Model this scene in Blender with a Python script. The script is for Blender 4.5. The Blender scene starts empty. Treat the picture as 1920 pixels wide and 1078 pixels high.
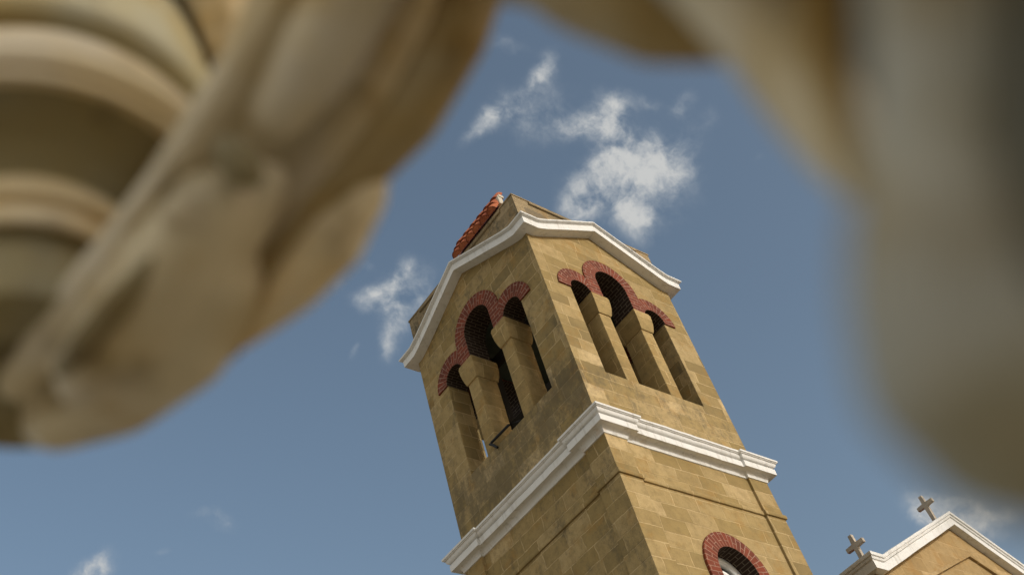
import bpy, bmesh, math, random
from mathutils import Vector, Matrix, Euler, noise as mnoise
random.seed(7)
R = math.radians
S = bpy.context.scene
col = S.collection
H = 13.65                                   # belfry sill above the ground

# ------------------------------------------------------------------ camera
cam_d = bpy.data.cameras.new('camera'); cam = bpy.data.objects.new('camera', cam_d); col.objects.link(cam)
CAM = Vector((-13.6306, -10.8126, -12.3543 + H)); ROT = Euler((2.3869, 0.2371, -0.6346), 'XYZ')
FPX = 2025.34
cam.location = CAM; cam.rotation_euler = ROT
cam_d.sensor_width = 36.0; cam_d.lens = FPX / 1920 * 36
cam_d.clip_start = 0.01; cam_d.clip_end = 5000
cam_d.dof.use_dof = True; cam_d.dof.focus_distance = 21.0; cam_d.dof.aperture_fstop = 2.1
S.camera = cam
RM = ROT.to_matrix()
def ray(px, py): return RM @ Vector(((px - 960) / FPX, -(py - 539) / FPX, -1.0))
def at(px, py, d): return CAM + ray(px, py) * d
def project(P):
    v = RM.transposed() @ (Vector(P) - CAM)
    return 960 + FPX * v.x / -v.z, 539 - FPX * v.y / -v.z

# ------------------------------------------------------------------ exposure, sun
S.view_settings.view_transform = 'Standard'; S.view_settings.look = 'None'
S.view_settings.gamma = 1.0; S.view_settings.exposure = 0.05
try:
    S.cycles.use_denoising = True
    S.cycles.max_bounces = 6; S.cycles.diffuse_bounces = 4
except Exception: pass
SUN_EL = R(20); SUN_AZ = R(180 - 5)      # compass angle: x = sin, y = cos
sd = Vector((math.sin(SUN_AZ) * math.cos(SUN_EL), math.cos(SUN_AZ) * math.cos(SUN_EL), math.sin(SUN_EL)))
sl = bpy.data.lights.new('sun', 'SUN'); sl.energy = 2.0; sl.angle = R(0.53); sl.color = (1.0, 0.965, 0.89)
so = bpy.data.objects.new('sun', sl); col.objects.link(so); so.rotation_euler = sd.to_track_quat('Z', 'Y').to_euler()

# ------------------------------------------------------------------ sky with clouds
W = bpy.data.worlds.new('World'); S.world = W; W.use_nodes = True
wt = W.node_tree; wn = wt.nodes; wl = wt.links; wn.clear()
def N(t, **kw):
    n = wn.new(t)
    for k, v in kw.items(): setattr(n, k, v)
    return n
def wmath(op, a, b=None, c=None):
    n = N('ShaderNodeMath', operation=op)
    for i, v in enumerate((a, b, c)):
        if v is None: continue
        if isinstance(v, (int, float)): n.inputs[i].default_value = v
        else: wl.new(v, n.inputs[i])
    return n.outputs[0]
sky = N('ShaderNodeTexSky', sky_type='NISHITA'); sky.sun_disc = False
sky.sun_elevation = SUN_EL; sky.sun_rotation = SUN_AZ
sky.altitude = 50; sky.air_density = 1.0; sky.dust_density = 5.0; sky.ozone_density = 1.2
SKY_STR = 0.150
tc = N('ShaderNodeTexCoord')
def wnoise(scale, detail, rough, vec):
    n = N('ShaderNodeTexNoise'); n.inputs['Scale'].default_value = scale; n.inputs['Detail'].default_value = detail
    n.inputs['Roughness'].default_value = rough; wl.new(vec, n.inputs['Vector']); return n
warp = wnoise(14.0, 5, 0.6, tc.outputs['Generated'])
sub = N('ShaderNodeVectorMath', operation='SUBTRACT'); wl.new(warp.outputs['Color'], sub.inputs[0]); sub.inputs[1].default_value = (0.5, 0.5, 0.5)
scl = N('ShaderNodeVectorMath', operation='SCALE'); wl.new(sub.outputs[0], scl.inputs[0]); scl.inputs['Scale'].default_value = 0.036
nrm = N('ShaderNodeVectorMath', operation='NORMALIZE'); wl.new(tc.outputs['Generated'], nrm.inputs[0])
wv = N('ShaderNodeVectorMath', operation='ADD'); wl.new(nrm.outputs[0], wv.inputs[0]); wl.new(scl.outputs[0], wv.inputs[1])
# each puff: direction (as seen from the churchyard), angular radii, tilt, density
PUFFS = [(1146,192,42,26,0,.75),(1105,228,62,24,-20,.55),(1150,262,34,50,-20,.85),(1223,322,66,50,10,1.05),(1250,285,46,32,20,.75),
 (1104,362,52,40,-35,.95),(1070,398,34,28,-30,.8),(1190,395,60,34,10,.8),(1208,430,30,28,0,.6),(1285,345,26,46,0,.45),(1155,330,44,40,0,.8),
 (1282,192,14,26,30,.5),(1300,232,30,26,0,.25),(1225,190,24,16,30,.3),(1330,235,14,22,0,.2),
 (988,215,46,34,15,.62),(905,250,36,14,-38,.6),(1030,128,16,28,25,.55),(1012,158,24,12,-20,.45),(948,85,34,13,10,.34),(1070,235,26,22,-30,.3),(1055,180,24,26,0,.25),(935,215,26,18,-30,.3),
 (748,525,22,42,35,.72),(715,545,34,18,-10,.62),(682,576,28,16,40,.4),(730,578,34,20,35,.58),(740,612,22,28,20,.62),(728,650,16,30,10,.5),(785,560,26,34,20,.55),(664,655,8,14,25,.28),(688,492,34,12,10,.28),(668,452,22,8,-20,.28),(634,520,14,22,30,.25),(768,497,16,18,20,.45),(805,520,20,30,30,.4),
 (395,965,34,14,15,.36),(412,985,24,14,20,.25),(190,1062,22,34,35,.66),(165,1090,40,26,0,.7),(308,1030,16,8,0,.22),
 (1775,945,54,28,10,.95),(1735,972,34,26,0,.7),(1830,980,40,24,10,.6),(1890,965,26,20,0,.4),(1860,1010,40,16,0,.25),(1440,296,18,8,0,.15)]
acc = None
for n_puff, (px, py, rx, ry, ang, amp) in enumerate(PUFFS):
    amp *= 1.5 if n_puff > 10 else 1.3
    if n_puff in (1, 2, 10): amp *= 1.25
    if n_puff >= 36: amp *= 1.25
    if 15 <= n_puff <= 22: amp *= 1.08; rx *= 1.15; ry *= 1.2
    d0 = ray(px, py).normalized(); ca, sa = math.cos(R(ang)), math.sin(R(ang))
    e1 = ray(px + 10 * ca, py + 10 * sa).normalized() - d0; e1 = (e1 - d0 * e1.dot(d0))
    e2 = ray(px - 10 * sa, py + 10 * ca).normalized() - d0; e2 = (e2 - d0 * e2.dot(d0))
    e1 = e1.normalized() / (rx * e1.length / 10); e2 = e2.normalized() / (ry * e2.length / 10)
    s_ = N('ShaderNodeVectorMath', operation='SUBTRACT'); wl.new(wv.outputs[0], s_.inputs[0]); s_.inputs[1].default_value = d0
    a_ = N('ShaderNodeVectorMath', operation='DOT_PRODUCT'); wl.new(s_.outputs[0], a_.inputs[0]); a_.inputs[1].default_value = e1
    b_ = N('ShaderNodeVectorMath', operation='DOT_PRODUCT'); wl.new(s_.outputs[0], b_.inputs[0]); b_.inputs[1].default_value = e2
    a2 = wmath('MULTIPLY', a_.outputs['Value'], a_.outputs['Value'])
    q = wmath('MULTIPLY_ADD', b_.outputs['Value'], b_.outputs['Value'], a2)
    g = wmath('POWER', 0.45, q)
    acc = wmath('MULTIPLY', g, amp) if acc is None else wmath('MULTIPLY_ADD', g, amp, acc)
fb = wnoise(24.0, 9, 0.61, wv.outputs[0]); fb2 = wnoise(70.0, 6, 0.6, wv.outputs[0])
dens = wmath('MULTIPLY_ADD', fb.outputs[0], 1.1, wmath('MULTIPLY_ADD', fb2.outputs[0], 0.35, -0.80))
accs = wmath('MINIMUM', acc, 1.45)
d1 = wmath('MULTIPLY', accs, wmath('MULTIPLY_ADD', dens, 2.3, 0.78))
mr = N('ShaderNodeMapRange', interpolation_type='SMOOTHSTEP'); wl.new(d1, mr.inputs['Value'])
mr.inputs['From Min'].default_value = 0.05; mr.inputs['From Max'].default_value = 1.42; mr.inputs['To Max'].default_value = 0.98
cl = N('ShaderNodeMixRGB'); cl.inputs[1].default_value = (2.6, 2.9, 3.2, 1); cl.inputs[2].default_value = (3.75, 3.8, 3.75, 1)
mr2 = N('ShaderNodeMapRange'); wl.new(d1, mr2.inputs['Value']); mr2.inputs['From Min'].default_value = 0.2; mr2.inputs['From Max'].default_value = 1.2
wl.new(mr2.outputs[0], cl.inputs[0])
hs = N('ShaderNodeHueSaturation'); hs.inputs['Hue'].default_value = 0.489; hs.inputs['Saturation'].default_value = 0.90; wl.new(sky.outputs[0], hs.inputs['Color'])
mix = N('ShaderNodeMixRGB'); wl.new(mr.outputs[0], mix.inputs[0]); wl.new(hs.outputs[0], mix.inputs[1]); wl.new(cl.outputs[0], mix.inputs[2])
# unseen bright cloud bank added behind the camera as fill for the shaded sides
bd = N('ShaderNodeVectorMath', operation='DOT_PRODUCT'); wl.new(nrm.outputs[0], bd.inputs[0]); bd.inputs[1].default_value = Vector((-0.86, -0.38, 0.22)).normalized()
bn = wnoise(3.2, 7, 0.6, nrm.outputs[0])
bv = wmath('ADD', bd.outputs['Value'], wmath('MULTIPLY_ADD', bn.outputs[0], 1.3, -0.65))
br_ = N('ShaderNodeMapRange', interpolation_type='SMOOTHSTEP'); wl.new(bv, br_.inputs['Value']); br_.inputs['From Min'].default_value = 0.22; br_.inputs['From Max'].default_value = 0.60
bm_ = N('ShaderNodeMixRGB'); wl.new(br_.outputs[0], bm_.inputs[0]); wl.new(mix.outputs[0], bm_.inputs[1]); bm_.inputs[2].default_value = (4.6, 4.5, 4.2, 1)
mix = bm_
bg = N('ShaderNodeBackground'); bg.inputs[1].default_value = SKY_STR; wl.new(mix.outputs[0], bg.inputs[0])
wo = N('ShaderNodeOutputWorld'); wl.new(bg.outputs[0], wo.inputs[0])

# ------------------------------------------------------------------ materials
class Mat:
    def __init__(s, name, rough=0.85):
        s.m = bpy.data.materials.new(name); s.m.use_nodes = True; s.t = s.m.node_tree; s.b = s.t.nodes['Principled BSDF']
        s.b.inputs['Roughness'].default_value = rough
        try: s.b.inputs['Specular IOR Level'].default_value = 0.25
        except Exception: pass
        s.tc = s.t.nodes.new('ShaderNodeTexCoord'); s.geo = s.t.nodes.new('ShaderNodeNewGeometry')
    def n(s, t, **kw):
        n = s.t.nodes.new(t)
        for k, v in kw.items(): setattr(n, k, v)
        return n
    def put(s, sock, v):
        if isinstance(v, bpy.types.NodeSocket): s.t.links.new(v, sock)
        elif isinstance(v, tuple) and len(v) == 3 and sock.type == 'RGBA': sock.default_value = (*v, 1)
        else: sock.default_value = v
    def math(s, op, a, b=None, c=None, clamp=False):
        n = s.n('ShaderNodeMath', operation=op); n.use_clamp = clamp
        for i, v in enumerate((a, b, c)):
            if v is not None: s.put(n.inputs[i], v)
        return n.outputs[0]
    def noise(s, scale, detail=4, rough=0.55, vec=None, color=False):
        n = s.n('ShaderNodeTexNoise'); n.inputs['Scale'].default_value = scale; n.inputs['Detail'].default_value = detail
        n.inputs['Roughness'].default_value = rough; s.put(n.inputs['Vector'], vec or s.tc.outputs['Object'])
        return n.outputs['Color' if color else 0]
    def ramp(s, v, lo, hi, a=0.0, b=1.0):
        n = s.n('ShaderNodeMapRange', interpolation_type='SMOOTHSTEP'); s.put(n.inputs['Value'], v)
        n.inputs['From Min'].default_value = lo; n.inputs['From Max'].default_value = hi
        n.inputs['To Min'].default_value = a; n.inputs['To Max'].default_value = b; return n.outputs[0]
    def mix(s, f, a, b, mode='MIX'):
        n = s.n('ShaderNodeMixRGB', blend_type=mode); s.put(n.inputs[0], f); s.put(n.inputs[1], a); s.put(n.inputs[2], b); return n.outputs[0]
    def color(s, v): s.put(s.b.inputs['Base Color'], v)
    def bump(s, h, strength=0.4, dist=0.01):
        n = s.n('ShaderNodeBump'); n.inputs['Strength'].default_value = strength; n.inputs['Distance'].default_value = dist
        s.put(n.inputs['Height'], h); s.put(s.b.inputs['Normal'], n.outputs[0])
    def wallcoords(s):
        p = s.n('ShaderNodeSeparateXYZ'); s.put(p.inputs[0], s.tc.outputs['Object'])
        nn = s.n('ShaderNodeSeparateXYZ'); s.put(nn.inputs[0], s.geo.outputs['True Normal'])
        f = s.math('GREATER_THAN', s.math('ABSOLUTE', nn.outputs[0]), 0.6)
        u = s.math('ADD', s.math('MULTIPLY', p.outputs[0], s.math('SUBTRACT', 1.0, f)), s.math('MULTIPLY', s.math('ADD', p.outputs[1], 3.3), f))
        return u, p.outputs[2], f, p

def stone_mat(name, base, light, dark, row=0.30, width=0.62, stain=1.0, joint=0.35):
    m = Mat(name, 0.92)
    u, z, f, p = m.wallcoords()
    wob = m.noise(1.7, 3)
    z2 = m.math('MULTIPLY_ADD', wob, 0.05, z)
    rowid = m.math('FLOOR', m.math('DIVIDE', z2, row))
    wn_ = m.n('ShaderNodeTexWhiteNoise', noise_dimensions='1D'); m.put(wn_.inputs['W'], rowid)
    u2 = m.math('ADD', m.math('MULTIPLY_ADD', wn_.outputs[0], 0.9, u), m.math('MULTIPLY', m.noise(1.1, 2), 0.22))
    cv = m.n('ShaderNodeCombineXYZ'); m.put(cv.inputs[0], u2); m.put(cv.inputs[1], z2)
    rag = m.n('ShaderNodeVectorMath', operation='SCALE'); m.put(rag.inputs[0], m.noise(9, 4, 0.6, None, True)); rag.inputs['Scale'].default_value = 0.03
    cv2 = m.n('ShaderNodeVectorMath', operation='ADD'); m.put(cv2.inputs[0], cv.outputs[0]); m.put(cv2.inputs[1], rag.outputs[0])
    bt = m.n('ShaderNodeTexBrick'); m.put(bt.inputs['Vector'], cv2.outputs[0])
    bt.inputs['Scale'].default_value = 1.0; bt.inputs['Brick Width'].default_value = width; bt.inputs['Row Height'].default_value = row
    bt.inputs['Mortar Size'].default_value = 0.012; bt.inputs['Mortar Smooth'].default_value = 0.6; bt.inputs['Bias'].default_value = 0.0
    bt.inputs['Color1'].default_value = (0, 0, 0, 1); bt.inputs['Color2'].default_value = (1, 1, 1, 1); bt.inputs['Mortar'].default_value = (.5, .5, .5, 1)
    c = m.mix(m.ramp(bt.outputs['Color'], 0.05, 0.95, 0.0, 1.0), dark, light)
    c = m.mix(0.36, c, base)
    c = m.mix(m.ramp(bt.outputs['Color'], 0.93, 0.95, 0, .6), c, tuple(x * 1.25 + .03 for x in light))
    c = m.mix(m.ramp(bt.outputs['Color'], 0.06, 0.04, 0, .5), c, (dark[0] * .75, dark[1] * .8, dark[2] * 1.0))
    big = m.noise(0.9, 4, 0.6)
    c = m.mix(m.ramp(big, 0.35, 0.75, 0.0, 0.45), c, tuple(x * 1.18 for x in base))
    mid = m.noise(5.0, 7, 0.7)
    c = m.mix(m.ramp(mid, 0.40, 0.68, 0.0, 0.55), c, tuple(x * .62 for x in base))
    fine = m.noise(38.0, 6, 0.75)
    c = m.mix(m.ramp(fine, 0.47, 0.72, 0.0, 0.40), c, tuple(x * 0.5 for x in base))
    och = m.noise(2.3, 6, 0.65)
    c = m.mix(m.ramp(och, 0.52, 0.7, 0.0, 0.5), c, (base[0] * .92, base[1] * .72, base[2] * .45))
    mw = m.math('MULTIPLY', bt.outputs['Fac'], m.ramp(m.noise(2.6, 3), 0.35, 0.6, 0.25, 1.0))
    c = m.mix(m.math('MULTIPLY', mw, joint), c, tuple(min(1, x * 1.6 + .05) for x in light))
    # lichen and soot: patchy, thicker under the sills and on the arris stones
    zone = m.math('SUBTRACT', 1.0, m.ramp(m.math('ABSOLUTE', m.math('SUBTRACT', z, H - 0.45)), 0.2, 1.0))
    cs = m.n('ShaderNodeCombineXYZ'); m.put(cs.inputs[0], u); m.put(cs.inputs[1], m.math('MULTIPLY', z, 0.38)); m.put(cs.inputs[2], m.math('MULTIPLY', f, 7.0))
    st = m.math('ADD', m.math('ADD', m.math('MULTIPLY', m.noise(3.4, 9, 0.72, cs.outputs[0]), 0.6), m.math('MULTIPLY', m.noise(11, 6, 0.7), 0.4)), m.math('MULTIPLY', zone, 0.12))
    st = m.math('ADD', st, m.math('MULTIPLY', f, 0.095))  # x-facing sides take more of the dark tone, by face direction
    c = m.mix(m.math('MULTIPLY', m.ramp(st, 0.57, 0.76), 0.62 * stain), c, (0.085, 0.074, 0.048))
    m.color(c)
    h = m.math('ADD', m.math('MULTIPLY', bt.outputs['Fac'], -0.5), m.math('ADD', m.math('MULTIPLY', fine, 0.45), m.math('MULTIPLY', mid, 0.9)))
    m.bump(h, 0.7, 0.020)
    bv = m.n('ShaderNodeBevel'); bv.samples = 3; bv.inputs['Radius'].default_value = 0.022
    m.put([n_ for n_ in m.t.nodes if n_.type == 'BUMP'][0].inputs['Normal'], bv.outputs[0])
    return m.m

M = {}
SB = (0.33, 0.240, 0.098)
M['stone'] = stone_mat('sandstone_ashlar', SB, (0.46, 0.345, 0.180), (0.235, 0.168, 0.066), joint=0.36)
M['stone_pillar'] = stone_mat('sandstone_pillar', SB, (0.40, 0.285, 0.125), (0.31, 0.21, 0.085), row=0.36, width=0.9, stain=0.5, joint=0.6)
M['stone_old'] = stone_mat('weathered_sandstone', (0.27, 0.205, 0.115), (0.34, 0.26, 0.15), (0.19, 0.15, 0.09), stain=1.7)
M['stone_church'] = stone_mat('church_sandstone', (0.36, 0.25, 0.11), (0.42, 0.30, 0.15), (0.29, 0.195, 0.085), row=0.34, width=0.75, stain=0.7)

def brick_mat():
    m = Mat('red_painted_brick', 0.8)
    br = m.n('ShaderNodeTexBrick'); uv = m.n('ShaderNodeUVMap')
    w = m.n('ShaderNodeVectorMath', operation='SCALE'); m.put(w.inputs[0], m.noise(14, 3, 0.5, None, True)); w.inputs['Scale'].default_value = 0.012
    a = m.n('ShaderNodeVectorMath', operation='ADD'); m.put(a.inputs[0], uv.outputs[0]); m.put(a.inputs[1], w.outputs[0])
    m.put(br.inputs['Vector'], a.outputs[0])
    br.inputs['Scale'].default_value = 1; br.inputs['Brick Width'].default_value = 0.25; br.inputs['Row Height'].default_value = 0.092
    br.inputs['Mortar Size'].default_value = 0.0075; br.inputs['Mortar Smooth'].default_value = 0.25; br.offset = 0.5
    br.inputs['Color1'].default_value = (0.205, 0.044, 0.018, 1); br.inputs['Color2'].default_value = (0.12, 0.029, 0.014, 1)
    br.inputs['Mortar'].default_value = (0.33, 0.205, 0.15, 1)
    c = br.outputs['Color']
    c = m.mix(m.ramp(m.noise(20, 6, 0.7), 0.42, 0.75, 0, 0.55), c, (0.085, 0.026, 0.016))
    c = m.mix(m.ramp(m.noise(4, 5, 0.7), 0.5, 0.8, 0, 0.5), c, (0.10, 0.06, 0.045))
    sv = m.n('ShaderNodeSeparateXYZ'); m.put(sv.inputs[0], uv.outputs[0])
    intrados = m.math('LESS_THAN', sv.outputs[0], -0.004)
    c = m.mix(intrados, c, m.mix(br.outputs['Fac'], (0.028, 0.015, 0.009), (0.15, 0.12, 0.085)))  # arch undersides get much darker brick and mortar
    m.color(c); m.bump(m.math('ADD', m.math('MULTIPLY', br.outputs['Fac'], -1.0), m.math('MULTIPLY', m.noise(60, 3), 0.4)), 0.6, 0.012)
    return m.m
M['brick'] = brick_mat()

def white_mat(name, dirt=1.0, base=(0.70, 0.70, 0.68)):
    m = Mat(name, 0.7)
    c = m.mix(m.ramp(m.noise(2.2, 7, 0.65), 0.45, 0.75, 0, 0.45 * dirt), base, (0.60, 0.585, 0.53))
    c = m.mix(m.math('MULTIPLY', m.ramp(m.noise(7.5, 9, 0.75), 0.63, 0.72), 0.8 * dirt), c, (0.17, 0.15, 0.125))
    c = m.mix(m.math('MULTIPLY', m.ramp(m.noise(3.1, 5, 0.6), 0.62, 0.72), 0.35 * dirt), c, (0.50, 0.36, 0.20))
    mp = m.n('ShaderNodeMapping'); m.put(mp.inputs['Vector'], m.tc.outputs['Object']); mp.inputs['Scale'].default_value = (9, 9, 0.9)
    sk = m.math('ADD', m.math('MULTIPLY', m.noise(1.0, 5, 0.65, mp.outputs[0]), 0.7), m.math('MULTIPLY', m.noise(1.3, 3), 0.3))
    c = m.mix(m.math('MULTIPLY', m.ramp(sk, 0.52, 0.68), 0.42 * dirt), c, (0.30, 0.27, 0.21))
    m.color(c); m.bump(m.noise(22, 6, 0.7), 0.3, 0.01); return m.m
M['white'] = white_mat('white_painted_stucco')
M['white_old'] = white_mat('peeling_white_stucco', 2.0, (0.52, 0.47, 0.38))
M['white_clean'] = white_mat('white_window_paint', 0.3, (0.78, 0.78, 0.76))

def simple(name, colr, rough=0.8, var=0.25, scale=6, bump=0.3, metallic=0):
    m = Mat(name, rough); m.b.inputs['Metallic'].default_value = metallic
    c = m.mix(m.ramp(m.noise(scale, 6, 0.65), 0.35, 0.7), colr, tuple(x * (1 - var) for x in colr)); m.color(c)
    m.bump(m.noise(scale * 5, 5, 0.6), bump, 0.01); return m.m
def tile_mat():
    m = Mat('terracotta_tile', 0.97)
    oi = m.noise(3.5, 2)
    c = m.mix(m.ramp(oi, 0.35, 0.65), (0.42, 0.135, 0.060), (0.30, 0.085, 0.042))
    c = m.mix(m.math('MULTIPLY', m.ramp(m.noise(13, 7, 0.7), 0.5, 0.7), 0.6), c, (0.10, 0.055, 0.035)); m.color(c)
    m.bump(m.noise(40, 4), 0.3, 0.01); return m.m
M['tile'] = tile_mat()
M['plaster'] = simple('dark_ceiling_plaster', (0.075, 0.10, 0.085), 0.9)
M['iron'] = simple('black_iron', (0.012, 0.012, 0.012), 0.5)
M['timber'] = simple('dark_timber', (0.022, 0.018, 0.013), 0.8)
M['crossmat'] = simple('weathered_cross_stone', (0.47, 0.41, 0.33), 0.9, 0.25, 8)
M['ground'] = simple('pale_paving', (0.36, 0.30, 0.21), 0.95, 0.3, 1.5)
def glass_mat():
    m = Mat('dark_window_glass', 0.08); m.color((0.012, 0.028, 0.026)); return m.m
M['glass'] = glass_mat()

def marble_mat(name, base, ochre, grey, scale=1.0):
    m = Mat(name, 0.55)
    v = m.tc.outputs['Object']
    c = m.mix(m.ramp(m.noise(9 * scale, 4, 0.5, v), 0.38, 0.66), base, grey)
    c = m.mix(m.math('MULTIPLY', m.ramp(m.noise(6.5 * scale, 5, 0.55, v), 0.47, 0.66), 0.85), c, ochre)
    c = m.mix(m.math('MULTIPLY', m.ramp(m.noise(11 * scale, 6, 0.6, v), 0.54, 0.70), 0.55), c, tuple(x * .38 for x in ochre))
    m.color(c); m.bump(m.noise(60, 3), 0.15, 0.004); return m.m
M['carved'] = marble_mat('aged_cream_stone', (0.69, 0.60, 0.41), (0.52, 0.38, 0.16), (0.70, 0.64, 0.52))
M['carved_grey'] = marble_mat('aged_grey_stone', (0.38, 0.355, 0.255), (0.33, 0.24, 0.095), (0.44, 0.44, 0.39), 1.6)
M['carved_brown'] = marble_mat('shaded_brown_stone', (0.33, 0.275, 0.14), (0.30, 0.215, 0.075), (0.33, 0.30, 0.20))  # darker colour stands in for the shade on the stem
M['carved_pale'] = marble_mat('sunlit_cream_stone', (0.80, 0.66, 0.41), (0.74, 0.52, 0.23), (0.80, 0.70, 0.52))  # paler colour stands in for sun on the stem rings and leaf rim
M['carved_cream'] = marble_mat('cream_stone_vein', (0.66, 0.57, 0.40), (0.52, 0.39, 0.17), (0.66, 0.60, 0.48))
M['carved_shade'] = marble_mat('fold_shade_stone', (0.17, 0.165, 0.125), (0.16, 0.13, 0.06), (0.15, 0.155, 0.13), 1.6)  # dark colour paints shade into the outer scroll fold
M['carved_hollow'] = marble_mat('hollow_shade_stone', (0.29, 0.245, 0.135), (0.24, 0.165, 0.055), (0.29, 0.26, 0.18))  # dark colour paints the shade of the leaf's eye and crease
M['carved_ochre'] = marble_mat('ochre_stained_stone', (0.40, 0.285, 0.11), (0.33, 0.20, 0.045), (0.44, 0.36, 0.22))

# ------------------------------------------------------------------ mesh helpers
def link(name, bm, mat, parent=None, smooth=None, recalc=True):
    if recalc: bmesh.ops.recalc_face_normals(bm, faces=bm.faces)
    me = bpy.data.meshes.new(name); bm.to_mesh(me); bm.free()
    for mt in (mat if isinstance(mat, (list, tuple)) else [mat]): me.materials.append(mt)
    o = bpy.data.objects.new(name, me); col.objects.link(o)
    if parent is not None:
        o.parent = parent; o.matrix_parent_inverse = root_inv(parent)
    if smooth is not None:
        for p in me.polygons: p.use_smooth = True
        if smooth < 3:
            try: me.set_sharp_from_angle(angle=smooth)
            except Exception: pass
    return o
def world_loc(o):
    v = Vector(o.location)
    return v
def root_inv(o):                           # empties carry the only offsets; part meshes are written in world metres
    t = o
    while t.parent is not None: t = t.parent
    return Matrix.Translation(-Vector(t.location)) if o is t else Matrix.Identity(4)
def empty(name, loc, label, cat, group=None):
    o = bpy.data.objects.new(name, None); col.objects.link(o); o.location = loc; o.empty_display_size = 0.3
    o['label'] = label; o['category'] = cat
    if group: o['group'] = group
    return o
def box(bm, x0, x1, y0, y1, z0, z1):
    v = [bm.verts.new((x, y, z)) for z in (z0, z1) for x, y in ((x0, y0), (x1, y0), (x1, y1), (x0, y1))]
    for f in ((0, 3, 2, 1), (4, 5, 6, 7), (0, 1, 5, 4), (1, 2, 6, 5), (2, 3, 7, 6), (3, 0, 4, 7)): bm.faces.new([v[i] for i in f])
def bevel(bm, w, seg=2):
    bmesh.ops.bevel(bm, geom=list(bm.edges), offset=w, segments=seg, affect='EDGES', profile=0.6)
def rotk(k): return Matrix.Rotation(k * math.pi / 2, 4, 'Z')
def plate(bm, outer, holes, y_front, y_back, tr, mitre=None):
    """a flat wall in x,z with holes, its front at y_front and its back at y_back"""
    from mathutils.geometry import tessellate_polygon
    loops = [outer] + holes
    pts = [p for l in loops for p in l]
    tris = tessellate_polygon([[Vector((p[0], p[1], 0)) for p in l] for l in loops])
    vf = [bm.verts.new(tr @ Vector((p[0], y_front, p[1]))) for p in pts]
    vb = [bm.verts.new(tr @ Vector(((max(-mitre, min(mitre, p[0])) if mitre and i < len(outer) else p[0]), y_back, p[1]))) for i, p in enumerate(pts)]
    for t in tris:
        try:
            bm.faces.new([vf[i] for i in t]); bm.faces.new([vb[i] for i in reversed(t)])
        except ValueError: pass
    k = 0
    for l in loops:
        n = len(l)
        for i in range(n):
            j = (i + 1) % n
            try: bm.faces.new([vf[k + i], vf[k + j], vb[k + j], vb[k + i]])
            except ValueError: pass
        k += n
def arc(cx, cz, r, a0, a1, n): return [(cx + r * math.cos(R(a0 + (a1 - a0) * i / n)), cz + r * math.sin(R(a0 + (a1 - a0) * i / n))) for i in range(n + 1)]

# ------------------------------------------------------------------ ground
bm = bmesh.new(); n = 40
vs = [[bm.verts.new((-1500 + 3000 * i / n, -1500 + 3000 * j / n, 0)) for j in range(n + 1)] for i in range(n + 1)]
for i in range(n):
    for j in range(n): bm.faces.new((vs[i][j], vs[i + 1][j], vs[i + 1][j + 1], vs[i][j + 1]))
g = link('ground', bm, M['ground']); g['kind'] = 'structure'

# ------------------------------------------------------------------ bell tower
T = empty('bell_tower', (0, 0, 0), 'square sandstone bell tower with red brick triple arches and white cornices', 'bell tower')
A = 2.0; TH = 0.52
B = 1.29; P0, P1 = 0.42, 0.735; SPR = 2.29
RS = (B - P1) / 2; CS = (B + P1) / 2; RSO = 0.59; ZC = 2.86; RC = P0; RCO = 0.735
CZ = 3.58; APEX = 4.45; FLAT = 1.80
def zg(s):                                  # height of the eave line along a face
    s = abs(s)
    if s >= FLAT: return CZ
    z = CZ + (FLAT - s) * (APEX - CZ) / FLAT
    return z + 0.02 * max(0, 1 - abs(s - FLAT) / 0.15)
def tower_hole():
    h = [(-B, 0.0), (-B, SPR), (-CS - RSO, SPR)]
    a_in = math.degrees(math.acos((CS - P1) / RSO))
    h += arc(-CS, SPR, RSO, 180, a_in, 18)[1:]
    h += [(-RCO, ZC)] + arc(0, ZC, RCO, 180, 0, 26)[1:]
    h += arc(CS, SPR, RSO, 180 - a_in, 0, 18)
    h += [(B, SPR), (B, 0.0)]
    return [(x, z + H) for x, z in h]
bm = bmesh.new()
ST = [-A, -FLAT, -1.5, -1.0, -0.5, 0, 0.5, 1.0, 1.5, FLAT, A]
for k in range(4):
    half = A
    st = [s for s in ST if abs(s) < half] ; st = [-half] + st + [half]
    outer = [(s, zg(s) + H + 0.1) for s in reversed(st)] + [(-half, H - 1.25), (half, H - 1.25)]
    plate(bm, outer, [tower_hole()], -A, -A + TH, rotk(k), A - TH)
o = link('belfry_wall', bm, M['stone'], T)

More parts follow.
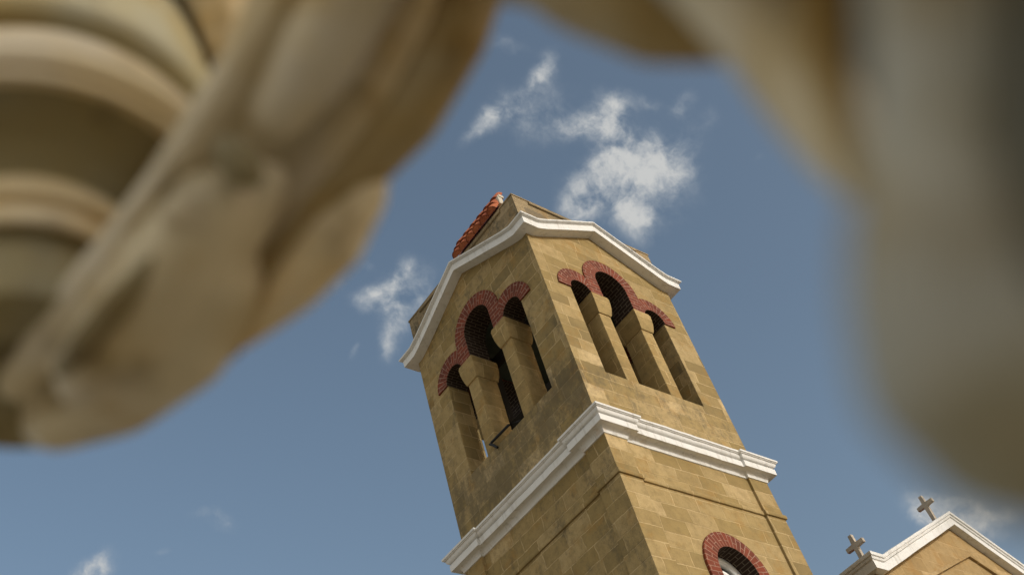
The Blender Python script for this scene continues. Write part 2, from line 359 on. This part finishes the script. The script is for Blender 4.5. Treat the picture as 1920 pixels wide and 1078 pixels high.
# brick arches, one ring of voussoirs per face
def arch_strip(bm, path_in, path_out, yf, yb, tr, us, uvl, d0=0.0):
    n = len(path_in)
    V = [[bm.verts.new(tr @ Vector((p[0], y, p[1] + H))) for p in pp] for pp, y in ((path_in, yf), (path_out, yf), (path_in, yb), (path_out, yb))]
    fi, fo, bi, bo = V
    def face(vv, uvs):
        f = bm.faces.new(vv)
        for l, q in zip(f.loops, uvs): l[uvl].uv = q
    for i in range(n - 1):
        u0, u1 = us[i], us[i + 1]
        w0 = math.dist(path_in[i], path_out[i]); w1 = math.dist(path_in[i + 1], path_out[i + 1])
        dd = abs(yb - yf)
        face((fi[i], fi[i + 1], fo[i + 1], fo[i]), ((0, u0), (0, u1), (w1, u1), (w0, u0)))
        face((bi[i], bo[i], bo[i + 1], bi[i + 1]), ((0, u0), (w0, u0), (w1, u1), (0, u1)))
        face((fi[i], bi[i], bi[i + 1], fi[i + 1]), ((0, u0), (-dd, u0), (-dd, u1), (0, u1)))
        if w0 > .02 and w1 > .02:
            face((fo[i], fo[i + 1], bo[i + 1], bo[i]), ((w0, u0), (w1, u1), (w1 + dd, u1), (w0 + dd, u0)))
    for i in (0, n - 1):
        if math.dist(path_in[i], path_out[i]) > .02: face((fi[i], fo[i], bo[i], bi[i]), ((0, us[i]), (.3, us[i]), (.3, us[i] + .5), (0, us[i] + .5)))
PROUD = 0.035
def triple_arch(k):
    bm = bmesh.new(); uvl = bm.loops.layers.uv.new('UVMap'); tr = rotk(k)
    # centre: jamb, half circle, jamb
    zz = [SPR + .03 + (ZC - SPR - .03) * i / 6 for i in range(6)]
    pin = [(-RC, z) for z in zz] + arc(0, ZC, RC, 180, 0, 36) + [(RC, z) for z in reversed(zz)]
    pout = [(-RCO, z) for z in zz] + arc(0, ZC, RCO, 180, 0, 36) + [(RCO, z) for z in reversed(zz)]
    us = [0.0]
    for i in range(1, len(pin)):
        us.append(us[-1] + (math.dist(pin[i], pin[i - 1]) + math.dist(pout[i], pout[i - 1])) / 2)
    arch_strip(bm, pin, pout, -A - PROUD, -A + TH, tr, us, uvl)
    for sx in (-1, 1):
        pin, pout, us = [], [], []
        for i in range(31):
            a = math.pi * i / 30                         # 0 at the pier side, pi at the wall side
            ca, sa = math.cos(a), math.sin(a)
            ro = RSO if ca <= 0 else min(RSO, (CS - P1 - 0.002) / max(ca, 1e-4))
            ro = max(ro, RS + 0.001)
            pin.append((sx * (CS - RS * ca), SPR + RS * sa)); pout.append((sx * (CS - ro * ca), SPR + ro * sa)); us.append(3.0 + a * 0.46)
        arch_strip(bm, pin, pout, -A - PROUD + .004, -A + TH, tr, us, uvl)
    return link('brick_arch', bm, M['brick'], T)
for k in range(4): triple_arch(k)

# pillars and their cushion capitals
def pillar(k, sx):
    bm = bmesh.new(); box(bm, P0 * sx if sx > 0 else -P1, P1 if sx > 0 else -P0, -A + .012, -A + TH - .01, H - .02, H + 1.83); bevel(bm, .012, 2)
    bmesh.ops.transform(bm, matrix=rotk(k), verts=bm.verts)
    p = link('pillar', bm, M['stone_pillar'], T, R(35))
    bm = bmesh.new(); cx = sx * (P0 + P1) / 2; hw = (P1 - P0) / 2; cy = -A + TH / 2; hd = TH / 2
    rings = []
    prof = [(0.012, 1.80), (0.024, 1.84), (0.042, 1.92), (0.058, 2.02), (0.068, 2.13), (0.072, 2.24), (0.072, 2.272), (0.062, 2.276), (0.062, 2.318)]
    for e, z in prof:
        rings.append([bm.verts.new((cx + a * (hw + e), cy + b * (hd + e), H + z)) for a, b in ((-1, -1), (1, -1), (1, 1), (-1, 1))])
    for r0, r1 in zip(rings, rings[1:]):
        for i in range(4): bm.faces.new((r0[i], r0[(i + 1) % 4], r1[(i + 1) % 4], r1[i]))
    bm.faces.new(rings[0]); bm.faces.new(rings[-1])
    bmesh.ops.transform(bm, matrix=rotk(k), verts=bm.verts)
    link('capital', bm, M['stone_pillar'], p, R(40))
for k in range(4):
    for sx in (-1, 1): pillar(k, sx)

# inside: ceiling slab and floor
bm = bmesh.new(); box(bm, -A + TH + .002, A - TH - .002, -A + TH + .002, A - TH - .002, H + 3.30, H + 3.5); link('belfry_ceiling', bm, M['plaster'], T)
bm = bmesh.new(); box(bm, -A + TH + .002, A - TH - .002, -A + TH + .002, A - TH - .002, H - .7, H - .5); link('belfry_floor', bm, M['stone_old'], T)

# eave cornice that climbs to a low gable on each face
def ragged(p, amp, sc=3.0):
    return amp * mnoise.noise(Vector(p) * sc)
bm = bmesh.new()
prof = [(-.02, .0), (.222, .0), (.225, .168), (.214, .172), (.214, .184), (.262, .198), (.282, .206), (.288, .214), (.288, .240), (.27, .250), (-.03, .30)]
sts = [-A] + [-1.9, -FLAT - .05, -FLAT + .05] + [-1.6 + .2 * i for i in range(17)] + [FLAT - .05, FLAT + .05, 1.9] + [A]
loop = []
for k in range(4):
    tr = rotk(k)
    for i, s in enumerate(sts[:-1]):
        ringv = []
        for e, dz in prof:
            x = s if i > 0 else -A - e
            v = Vector((x, -A - e, H + zg(s) + dz)); v = tr @ v
            v.z += ragged(v, 0.008, 1.3); ringv.append(bm.verts.new(v))
        loop.append(ringv)
for i in range(len(loop)):
    a, b = loop[i], loop[(i + 1) % len(loop)]
    for j in range(len(prof) - 1): bm.faces.new((a[j], b[j], b[j + 1], a[j + 1]))
link('eave_cornice', bm, M['white'], T, R(25))

# parapet and roof
bm = bmesh.new()
for k in range(4):
    half = 1.99 if k % 2 == 0 else 1.99 - .32
    b2 = bmesh.new(); box(b2, -half, half, -1.99, -1.67, H + 3.7, H + 4.86); bmesh.ops.transform(b2, matrix=rotk(k), verts=b2.verts)
    me = bpy.data.meshes.new('t'); b2.to_mesh(me); b2.free(); bm.from_mesh(me); bpy.data.meshes.remove(me)
par = link('parapet', bm, M['stone_old'], T)
bm = bmesh.new()
for k in range(4):
    half = 2.005 if k % 2 == 0 else 2.005 - .36
    b2 = bmesh.new(); box(b2, -half, half, -2.005, -1.645, H + 4.861, H + 4.90); box(b2, -1.56, 1.56, -2.03, -1.993, H + 4.765, H + 4.84)
    bmesh.ops.transform(b2, matrix=rotk(k), verts=b2.verts)
    me = bpy.data.meshes.new('t'); b2.to_mesh(me); b2.free(); bm.from_mesh(me); bpy.data.meshes.remove(me)
link('coping', bm, M['stone_old'], par)
bm = bmesh.new()                              # steep tiled skirt above the parapet, then a flatter saddle
prof2 = [(-1.97, 4.905), (-1.76, 5.34), (0, 5.80), (1.76, 5.34), (1.97, 4.905)]
f_ = [bm.verts.new((x, -1.46, H + z)) for x, z in prof2]; b_ = [bm.verts.new((x, .12, H + z)) for x, z in prof2]
bm.faces.new(f_); bm.faces.new(b_[::-1])
for i in range(5): bm.faces.new((f_[i], f_[(i + 1) % 5], b_[(i + 1) % 5], b_[i]))
roof = link('roof', bm, M['tile'], T)
def tiles(sx):
    bm = bmesh.new(); dirv = Vector((0.205, 0, 0.43)).normalized(); nv = Vector((-dirv.z, 0, dirv.x))
    for c in range(3):
        for i in range(6):
            y0 = -1.42 + i * .262
            base = Vector((-2.03, y0 + (0.02 if c % 2 else 0), H + 4.885)) + dirv * (c * .25)
            n = 10; L = .36
            for (r0, r1, up, off, a0, a1) in ((.138, .112, -.005, 0, 0, math.pi),):
                rows = []
                for (t, r, lift) in ((0, r0, .035), (L, r1, .0)):
                    for th in (0, -.018):
                        rows.append([bm.verts.new(base + dirv * t + Vector((0, off, 0)) + nv * (up + lift + (r + th) * math.sin(a0 + (a1 - a0) * q / n)) + Vector((0, (r + th) * math.cos(a0 + (a1 - a0) * q / n), 0))) for q in range(n + 1)])
                bm.faces.new(rows[0])
                for q in range(n):
                    for (u, v) in ((0, 2), (1, 3), (0, 1), (2, 3)): bm.faces.new((rows[u][q], rows[u][q + 1], rows[v][q + 1], rows[v][q]))
    if sx > 0: bmesh.ops.transform(bm, matrix=Matrix.Scale(-1, 4, (1, 0, 0)), verts=bm.verts)
    link('roof_tiles', bm, M['tile'], roof, R(50))
for sx in (-1, 1): tiles(sx)
bm = bmesh.new(); b0 = at(929, 390, 24.2); 
c0 = Vector((-1.84, -1.52, H + 5.26))
box(bm, c0.x - .06, c0.x + .06, c0.y - .05, c0.y + .06, c0.z - .12, c0.z + .15); box(bm, c0.x - .04, c0.x + .10, c0.y - .07, c0.y + .015, c0.z + .10, c0.z + .18)
bevel(bm, .018, 2); link('finial', bm, M['white_old'], roof, R(40))

# mid cornice and string course, breaking forward over the corner pilasters
PIL = 0.05; PE = 1.53
def plan(e):
    pts = []
    for k in range(4):
        a = A + PIL + e; b = A + e; x = PE - e
        for q in ((-a, -a), (-x, -a), (-x, -b), (x, -b), (x, -a)):
            pts.append(rotk(k) @ Vector((q[0], q[1], 0)))
    return pts
def band(name, prof, mat, rag=0.0, smooth=R(30), sub=1):
    bm = bmesh.new(); rings = []
    for e, z in prof:
        pl = plan(e); ring = []
        for i in range(len(pl)):
            p, q = pl[i], pl[(i + 1) % len(pl)]
            ns = sub if (q - p).length > 1.8 else 1
            for t in range(ns):
                w = p.lerp(q, t / ns); w.z = z + H
                w.z += ragged(w, rag, 4.0); ring.append(bm.verts.new(w))
        rings.append(ring)
    for r0, r1 in zip(rings, rings[1:]):
        n = len(r0)
        for i in range(n): bm.faces.new((r0[i], r0[(i + 1) % n], r1[(i + 1) % n], r1[i]))
    return link(name, bm, mat, T, smooth)
band('band_cornice', [(-.02, -1.715), (.02, -1.705), (.03, -1.66), (.055, -1.615), (.075, -1.602), (.175, -1.602), (.178, -1.474), (.150, -1.468), (.150, -1.452),
    (.172, -1.446), (.198, -1.428), (.214, -1.404), (.220, -1.376), (.222, -1.366), (.242, -1.362), (.245, -1.350), (.262, -1.346), (.265, -1.308), (.25, -1.296), (-.08, -1.20)], M['white'], 0.010, R(28), 24)
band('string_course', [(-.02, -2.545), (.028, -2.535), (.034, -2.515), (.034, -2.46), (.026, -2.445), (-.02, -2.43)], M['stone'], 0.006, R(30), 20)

# lower walls with a round arched window on each face, and corner pilasters
WZ = -4.01; WR = 0.48; WRO = 0.76; WBOT = -6.2
def lower_hole(): return [(x, z + H) for x, z in [(-WRO, WBOT), (-WRO, WZ)] + arc(0, WZ, WRO, 180, 0, 32)[1:] + [(WRO, WBOT)]]
bm = bmesh.new()
for k in range(4):
    half = A
    plate(bm, [(half, H - 1.68), (-half, H - 1.68), (-half, 0), (half, 0)], [lower_hole()], -A, -A + TH, rotk(k), A - TH)
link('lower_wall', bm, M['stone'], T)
for k in range(4):
    bm = bmesh.new(); a = A + PIL
    pts = [(-a, -a), (-PE, -a), (-PE, -A + .02), (-A + .02, -A + .02), (-A + .02, -PE), (-a, -PE)]
    lo = [bm.verts.new((x, y, 0)) for x, y in pts]; hi = [bm.verts.new((x, y, H - 1.69)) for x, y in pts]
    bm.faces.new(lo); bm.faces.new(hi)
    for i in range(6): bm.faces.new((lo[i], lo[(i + 1) % 6], hi[(i + 1) % 6], hi[i]))
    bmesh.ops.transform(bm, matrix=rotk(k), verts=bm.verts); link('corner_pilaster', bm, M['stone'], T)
for k in range(4):
    tr = rotk(k)
    bm = bmesh.new(); uvl = bm.loops.layers.uv.new('UVMap')
    pin = [(-WR, WBOT)] + arc(0, WZ, WR, 180, 0, 40) + [(WR, WBOT)]; pout = [(-WRO, WBOT)] + arc(0, WZ, WRO, 180, 0, 40) + [(WRO, WBOT)]
    us = [WBOT - WZ] + [i * math.pi * .62 / 40 for i in range(41)] + [math.pi * .62 + WZ - WBOT]
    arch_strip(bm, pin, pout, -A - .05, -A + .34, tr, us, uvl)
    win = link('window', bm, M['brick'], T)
    bm = bmesh.new()                           # white moulded frame with two lights and a roundel
    nseg = 48; path = [(-.44, WBOT + .02), (-.44, WZ - 1.0), (-.44, WZ - .5)] + arc(0, WZ, .44, 180, 0, 32) + [(.44, WZ - .5), (.44, WZ - 1.0), (.44, WBOT + .02)]
    def tube(path, rad, y, n=10, closed=False):
        rings = []
        m_ = len(path)
        for i, (x, z) in enumerate(path):
            a = path[(i - 1) % m_] if (closed or i > 0) else path[i]; b = path[(i + 1) % m_] if (closed or i < m_ - 1) else path[i]
            t = Vector((b[0] - a[0], 0, b[1] - a[1])).normalized(); nn = Vector((t.z, 0, -t.x))
            rings.append([bm.verts.new(tr @ (Vector((x, y, z + H)) + nn * rad * math.cos(2 * math.pi * q / n) + Vector((0, rad * .8 * math.sin(2 * math.pi * q / n), 0)))) for q in range(n)])
        for i in range(m_ if closed else m_ - 1):
            r0, r1 = rings[i], rings[(i + 1) % m_]
            for q in range(n): bm.faces.new((r0[q], r0[(q + 1) % n], r1[(q + 1) % n], r1[q]))
    tube(path, .085, -A + .30); tube(arc(0, WZ + .02, .17, 0, 354, 30), .06, -A + .30, closed=True)
    for sx in (-1, 1): tube([(sx * .42, WZ - .42)] + arc(sx * .2, WZ - .40, .2, 0 if sx > 0 else 180, 180 if sx > 0 else 0, 16) + [(0, WZ - 1.2), (0, WBOT + .02)], .05, -A + .30)
    link('window_frame', bm, M['white_clean'], win, R(60))
    bm = bmesh.new(); plate(bm, [(x, z + H) for x, z in [(-.46, WBOT + .01), (.46, WBOT + .01), (.46, WZ)] + arc(0, WZ, .46, 0, 180, 24)[1:]], [], -A + .36, -A + .38, tr)
    link('window_pane', bm, M['glass'], win)

# timber bell frame in the dark of the belfry
bm = bmesh.new()
for y_ in (-.90, .90): box(bm, -1.08, -.90, y_ - .10, y_ + .10, H - .5, H + 3.0)
box(bm, -1.05, -.92, -.799, .799, H + 1.02, H + 1.20); box(bm, -1.05, -.92, -.799, .799, H + 2.72, H + 2.95)
bevel(bm, .01, 1); link('bell_frame', bm, M['timber'], T)
# bent iron rod at the sill of the left-hand face
bm = bmesh.new()
def rod(bm, pts, r, n=8):
    rings = []
    for i, p in enumerate(pts):
        p = Vector(p); a = Vector(pts[max(i - 1, 0)]); b = Vector(pts[min(i + 1, len(pts) - 1)])
        t = (b - a).normalized(); u = t.orthogonal().normalized(); w = t.cross(u)
        rings.append([bm.verts.new(p + (u * math.cos(6.2832 * q / n) + w * math.sin(6.2832 * q / n)) * r) for q in range(n)])
    for r0, r1 in zip(rings, rings[1:]):
        for q in range(n): bm.faces.new((r0[q], r0[(q + 1) % n], r1[(q + 1) % n], r1[q]))
    bm.faces.new(rings[0]); bm.faces.new(rings[-1])
rod(bm, [(-2.03, .40, H - .06), (-2.05, .47, H + .05), (-2.05, .55, H + .13), (-2.05, .50, H + .13), (-2.04, -.04, H + .12), (-1.9, -.2, H + .13), (-1.5, -.35, H + .14)], .026)
link('iron_rail', bm, M['iron'], T, R(40))

# ------------------------------------------------------------------ church beside the tower
CX, HWD, YF = 8.5, 4.22, -2.0
EZ, PZ = -3.22, -1.27                     # cornice underside at the corner and at the peak
CH = empty('church', (CX, 4.0, 0), 'sandstone church gable with white raking cornice and stone crosses', 'church')
SL = (PZ - EZ) / HWD
bm = bmesh.new()
plate(bm, [(CX + HWD, H + EZ), (CX, H + PZ + .05), (CX - HWD, H + EZ), (CX - HWD, 0), (CX + HWD, 0)], [], YF, YF + .5, Matrix.Identity(4))
box(bm, CX - HWD, CX - HWD + .5, YF + .501, 14, 0, H + EZ + .1); box(bm, CX + HWD - .5, CX + HWD, YF + .501, 14, 0, H + EZ + .1)
plate(bm, [(CX + HWD, H + EZ), (CX, H + PZ + .05), (CX - HWD, H + EZ), (CX - HWD, 0), (CX + HWD, 0)], [], 14.001, 14.4, Matrix.Identity(4))
link('wall', bm, M['stone_church'], CH)
cprof = [(-.03, .0), (.17, .0), (.172, .155), (.160, .16), (.160, .175), (.19, .19), (.20, .225), (.196, .24), (.222, .248), (.232, .275), (.232, .315), (-.05, .35)]
bm = bmesh.new(); rings = []
W2 = HWD
stn = [('L', None)] + [(-W2 + .20, 0), (-W2 + .28, 1)] + [(-W2 + .28 + (W2 - .28) * i / 14, 1) for i in range(1, 14)] + [(0, 1)] + [((W2 - .28) * i / 14, 1) for i in range(1, 15)] + [(W2 - .20, 0), ('R', None)]
def chz(s): return EZ if abs(s) > W2 - .2 else EZ + (W2 - .2 - abs(s)) * (PZ - EZ) / (W2 - .2)
# return along the left eave, then the gable, then the right eave
for yy in (14.4, 10, 6, 3, 1.0):
    rings.append([bm.verts.new((CX - W2 - e, yy, H + EZ + dz)) for e, dz in cprof])
nl = len(rings)
for s, _ in stn:
    r = []
    for e, dz in cprof:
        if s == 'L': v = Vector((CX - W2 - e, YF - e, H + EZ + dz))
        elif s == 'R': v = Vector((CX + W2 + e, YF - e, H + EZ + dz))
        else: v = Vector((CX + s, YF - e, H + chz(s) + dz))
        v.z += ragged(v, .008, 2.0); r.append(bm.verts.new(v))
    rings.append(r)
for yy in (1.0, 6, 14.4): rings.append([bm.verts.new((CX + W2 + e, yy, H + EZ + dz)) for e, dz in cprof])
for a, (r0, r1) in enumerate(zip(rings, rings[1:])):
    for j in range(len(cprof) - 1):
        f = bm.faces.new((r0[j], r1[j], r1[j + 1], r0[j + 1])); f.material_index = 1 if a < nl else 0
link('rake_cornice', bm, [M['white'], M['white_old']], CH, R(25))
bm = bmesh.new()                              # thin moulding that echoes the gable
def ridge_strip(pts, y0, y1, hh):
    up = [(x, z + hh) for x, z in pts]
    plate(bm, pts + up[::-1], [], y0, y1, Matrix.Identity(4))
ridge_strip([(CX - 3.3, H - 3.42), (CX + .05, H - 2.02), (CX + 3.4, H - 3.42)], YF - .06, YF + .01, .085)
link('gable_moulding', bm, M['stone_church'], CH)
bm = bmesh.new()
for sx in (-1, 1):
    x0, x1 = CX, CX + sx * (HWD + .05)
    v = [bm.verts.new(p) for p in ((x0, YF + .1, H + PZ + .05), (x0, 14.4, H + PZ + .05), (x1, 14.4, H + EZ + .05), (x1, YF + .1, H + EZ + .05))]
    w = [bm.verts.new((q.co.x, q.co.y, q.co.z + .05)) for q in v]
    for f in ((0, 1, 2, 3), (4, 5, 6, 7), (0, 1, 5, 4), (1, 2, 6, 5), (2, 3, 7, 6), (3, 0, 4, 7)): bm.faces.new([(v + w)[i] for i in f])
link('roof', bm, M['tile'], CH)
def cross(x, y, zb, zc, top, arm, lbl):
    bm = bmesh.new(); hw = .041; th = .042
    pts = [(-hw, zb), (hw, zb), (hw * .96, zc - hw), (arm, zc - hw * 1.1), (arm, zc + hw * 1.1), (hw, zc + hw), (hw * 1.05, top), (-hw * 1.05, top), (-hw, zc + hw), (-arm, zc + hw * 1.1), (-arm, zc - hw * 1.1), (-hw * .96, zc - hw)]
    f = [bm.verts.new((x - th, y + a, z + H)) for a, z in pts]; b = [bm.verts.new((x + th, y + a, z + H)) for a, z in pts]
    bm.faces.new(f); bm.faces.new(b[::-1])
    for i in range(len(pts)): bm.faces.new((f[i], f[(i + 1) % len(pts)], b[(i + 1) % len(pts)], b[i]))
    bevel(bm, .008, 2)
    o = link('roof_cross', bm, M['crossmat'], CH, R(40)); o['label'] = lbl
cross(4.62, -1.745, -3.1, -2.345, -2.11, .215, 'stone cross on the lower corner of the church roof')
cross(8.5, -1.835, -1.1, -.505, -.27, .215, 'stone cross on the peak of the church gable')

# ------------------------------------------------------------------ carved stone ornament close to the camera
base = Vector((CAM.x + .45, CAM.y - 2.45, 0))
O = empty('carved_ornament', (base.x, base.y, 0), 'large blurred cream carved stone scrollwork with a ringed stem, close in front of the tower', 'carved stone')
def blob_mesh(name, chains, mat, voxel, parent=None, smooth_it=6):
    """chains of (px, py, radius px, depth m): swept balls merged into one carved solid"""
    bm = bmesh.new()
    def ball(c, r):
        m4 = Matrix.Translation(c) @ Matrix.Scale(r, 4); bmesh.ops.create_icosphere(bm, subdivisions=2, radius=1.0, matrix=m4)
    for ch in chains:
        for (a, b) in zip(ch, ch[1:]):
            pa, pb = at(a[0], a[1], a[3]), at(b[0], b[1], b[3]); ra, rb = a[2] * a[3] / FPX, b[2] * b[3] / FPX
            n = max(1, int((pb - pa).length / (0.30 * min(ra, rb))))
            for i in range(n + 1):
                t = i / n; ball(pa.lerp(pb, t), ra + (rb - ra) * t)
        if len(ch) == 1: ball(at(ch[0][0], ch[0][1], ch[0][3]), ch[0][2] * ch[0][3] / FPX)
    o = link(name, bm, mat, parent, 9)
    rm = o.modifiers.new('remesh', 'REMESH'); rm.mode = 'VOXEL'; rm.voxel_size = voxel; rm.use_smooth_shade = True
    sm = o.modifiers.new('smooth', 'SMOOTH'); sm.factor = 0.5; sm.iterations = smooth_it
    return o
blob_mesh('leaf_scroll', [
    [(760,-260,196,.97),(700,-80,192,.97),(620,130,182,.97),(555,240,164,.97),(460,350,142,.96),(350,480,134,.96),(250,600,128,.95),(150,690,96,.94),(95,792,58,.92)],
    [(560,-60,72,.86),(480,110,62,.85),(400,230,58,.85),(320,350,54,.85),(230,470,54,.86),(120,600,50,.86),(30,720,40,.88)],       # near ridge
    [(690,-60,84,.84),(600,100,84,.84),(520,215,60,.84)],                                                                          # swelling above the eye
    [(395,395,82,.83),(330,500,92,.835),(250,620,86,.845),(160,710,62,.86)],                                                     # swelling below the eye
    [(500,340,46,.85),(440,450,56,.85)],
    [(420,540,84,.86),(350,655,84,.87),(235,760,60,.90),(108,802,50,.90)], [(0,722,56,.93),(-70,700,70,.95)],
  ], M['carved'], .0044, O, 26)
blob_mesh('leaf_vein', [[(590,-90,44,.842),(490,70,42,.83),(415,190,40,.826),(345,300,38,.826),(262,400,30,.836),(200,480,16,.85)], [(395,372,32,.81),(340,405,46,.808),(385,430,32,.81)]], M['carved_cream'], .004, O, 30)
blob_mesh('leaf_hollow_shade', [[(425,280,34,.80),(455,318,44,.80),(480,335,22,.81)], [(300,470,16,.805),(225,560,32,.803),(160,640,32,.816),(110,700,18,.834)]], M['carved_hollow'], .004, O, 26)  # raised dark blobs in place of the shaded hollows
blob_mesh('leaf_edge', [
    [(912,-90,60,.87),(856,70,62,.86),(772,220,58,.86),(680,320,50,.875),(585,425,48,.88),(500,520,48,.88),(440,590,50,.88),(415,640,44,.88)],
  ], M['carved_ochre'], .004, O, 10)
blob_mesh('leaf_rim', [[(722,318,10,.875),(690,372,38,.87),(628,455,58,.865),(552,540,50,.865),(492,600,32,.87),(440,650,16,.88)],[(650,380,60,.95),(570,480,66,.95),(490,560,50,.95)]], M['carved_pale'], .004, O)
blob_mesh('leaf_lobe', [[(900,-90,60,.66),(960,-60,72,.64),(1030,-105,122,.62),(1120,-70,148,.60),(1235,-40,164,.58),(1340,6,120,.57)], [(1100,-330,200,.62),(1120,-70,148,.60)]], M['carved_ochre'], .0040, O, 8)
blob_mesh('scroll_strap', [[(1400,-90,170,.50),(1455,60,112,.46),(1515,165,100,.43),(1575,265,82,.40),(1610,335,52,.38)]], M['carved'], .0032, O, 8)
blob_mesh('scroll_strap', [[(1540,-80,60,.42),(1545,120,44,.41),(1572,240,36,.39),(1606,345,24,.37)]], M['carved_ochre'], .0026, O, 4)
blob_mesh('scroll', [
    [(1740,-120,128,.26),(1745,100,122,.26),(1745,300,124,.255),(1742,430,154,.25),(1762,570,180,.25),(1812,690,212,.25),(1900,775,212,.25),(2010,815,205,.25)],
    [(1880,-120,150,.33),(1880,300,170,.32),(1880,600,200,.29)],
    [(1640,-140,130,.44),(1655,80,104,.43),(1670,260,84,.42),(1720,420,90,.40)],
    [(1990,790,175,.26),(2200,760,260,.30),(2500,760,300,.34),(3000,800,290,.36)],
    [(1400,-90,170,.50),(1180,-330,200,.55)], [(760,-260,200,.92),(960,-330,200,.7),(1180,-330,200,.5),(1700,-330,260,.36),(2300,-200,300,.32),(2500,500,300,.34)],
  ], M['carved_grey'], .0028, O, 6)

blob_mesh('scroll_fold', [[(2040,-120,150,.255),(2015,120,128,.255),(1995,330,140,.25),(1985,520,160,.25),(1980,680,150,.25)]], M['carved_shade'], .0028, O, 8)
# ringed stem behind the leaf
ax = at(82, 330, 1.08); cdir = Vector((CAM.x - ax.x, CAM.y - ax.y, 0)).normalized()
def z_for(py, r):
    lo, hi = CAM.z - .5, CAM.z + 3
    for _ in range(50):
        mid_ = (lo + hi) / 2
        if project((ax.x + cdir.x * r, ax.y + cdir.y * r, mid_))[1] > py: lo = mid_
        else: hi = mid_
    return lo
SPX = 1.08 / FPX
prof = [(-330, 250), (-200, 300), (-60, 335), (10, 338), (38, 322), (52, 308), (60, 320), (68, 345), (82, 358), (104, 358), (122, 348), (130, 336), (140, 338), (150, 334), (158, 318), (170, 296), (200, 268), (245, 236), (290, 210), (318, 196), (330, 196),
        (340, 204), (352, 208), (364, 203), (374, 190), (384, 190), (394, 200), (406, 203), (418, 196), (430, 178), (450, 168), (500, 176), (550, 172), (590, 140), (630, 90), (650, 30)]
def lathe(bm, prof, n=72):
    rings = []
    for py, rp in prof:
        r = rp * SPX; z = z_for(py, r)
        rings.append([bm.verts.new((ax.x + r * math.cos(6.28318 * i / n), ax.y + r * math.sin(6.28318 * i / n), z)) for i in range(n)])
    for r0, r1 in zip(rings, rings[1:]):
        for i in range(n): bm.faces.new((r0[i], r0[(i + 1) % n], r1[(i + 1) % n], r1[i]))
    bm.faces.new(rings[0]); bm.faces.new(rings[-1])
bm = bmesh.new(); lathe(bm, [(-330, 250), (-200, 300), (-60, 335), (10, 338), (38, 322), (56, 306), (100, 306), (150, 300), (170, 288), (200, 266), (245, 236), (290, 210), (318, 194), (345, 188), (400, 184), (440, 168), (500, 176), (550, 172), (590, 140), (630, 90), (650, 30)])
stem = link('stem', bm, M['carved_brown'], O, R(60))
bm = bmesh.new(); lathe(bm, [(58, 300), (60, 322), (68, 346), (82, 358), (102, 358), (122, 348), (131, 334), (141, 338), (152, 332), (158, 300)]); link('ring', bm, M['carved_pale'], stem, R(60))
bm = bmesh.new(); lathe(bm, [(328, 180), (332, 198), (342, 206), (354, 208), (366, 202), (375, 188), (385, 188), (395, 200), (407, 204), (419, 197), (428, 170)]); link('ring', bm, M['carved_pale'], stem, R(60))
blob_mesh('leaf_tip', [[(400,-160,130,1.2),(440,-40,110,1.2),(450,50,80,1.18),(440,110,46,1.16)]], M['carved_pale'], .006, O)
# pier added behind the camera, out of view, to keep sun off the ornament
bm = bmesh.new()
px0, px1, py0, py1 = CAM.x - .22, CAM.x + 1.15, CAM.y - 2.75, CAM.y - 2.15
box(bm, px0, px1, py0, py1, .20, 3.05); box(bm, px0 - .08, px1 + .08, py0 - .08, py1 + .08, 0, .199); box(bm, px0 - .07, px1 + .07, py0 - .07, py1 + .07, 3.051, 3.22)
bevel(bm, .015, 2); link('shade_pier', bm, M['carved_grey'], O, R(40))
bm = bmesh.new()
a_ = at(3000, 800, .36); b_ = Vector((a_.x, py1 - .05, a_.z))
rod(bm, [a_, Vector((a_.x, a_.y - .10, a_.z - .12)), Vector((a_.x, a_.y - .22, .95)), Vector((a_.x, a_.y - .6, .72)), Vector((b_.x, b_.y, .66))], .055, 16); link('arm', bm, M['carved_grey'], O, R(60))
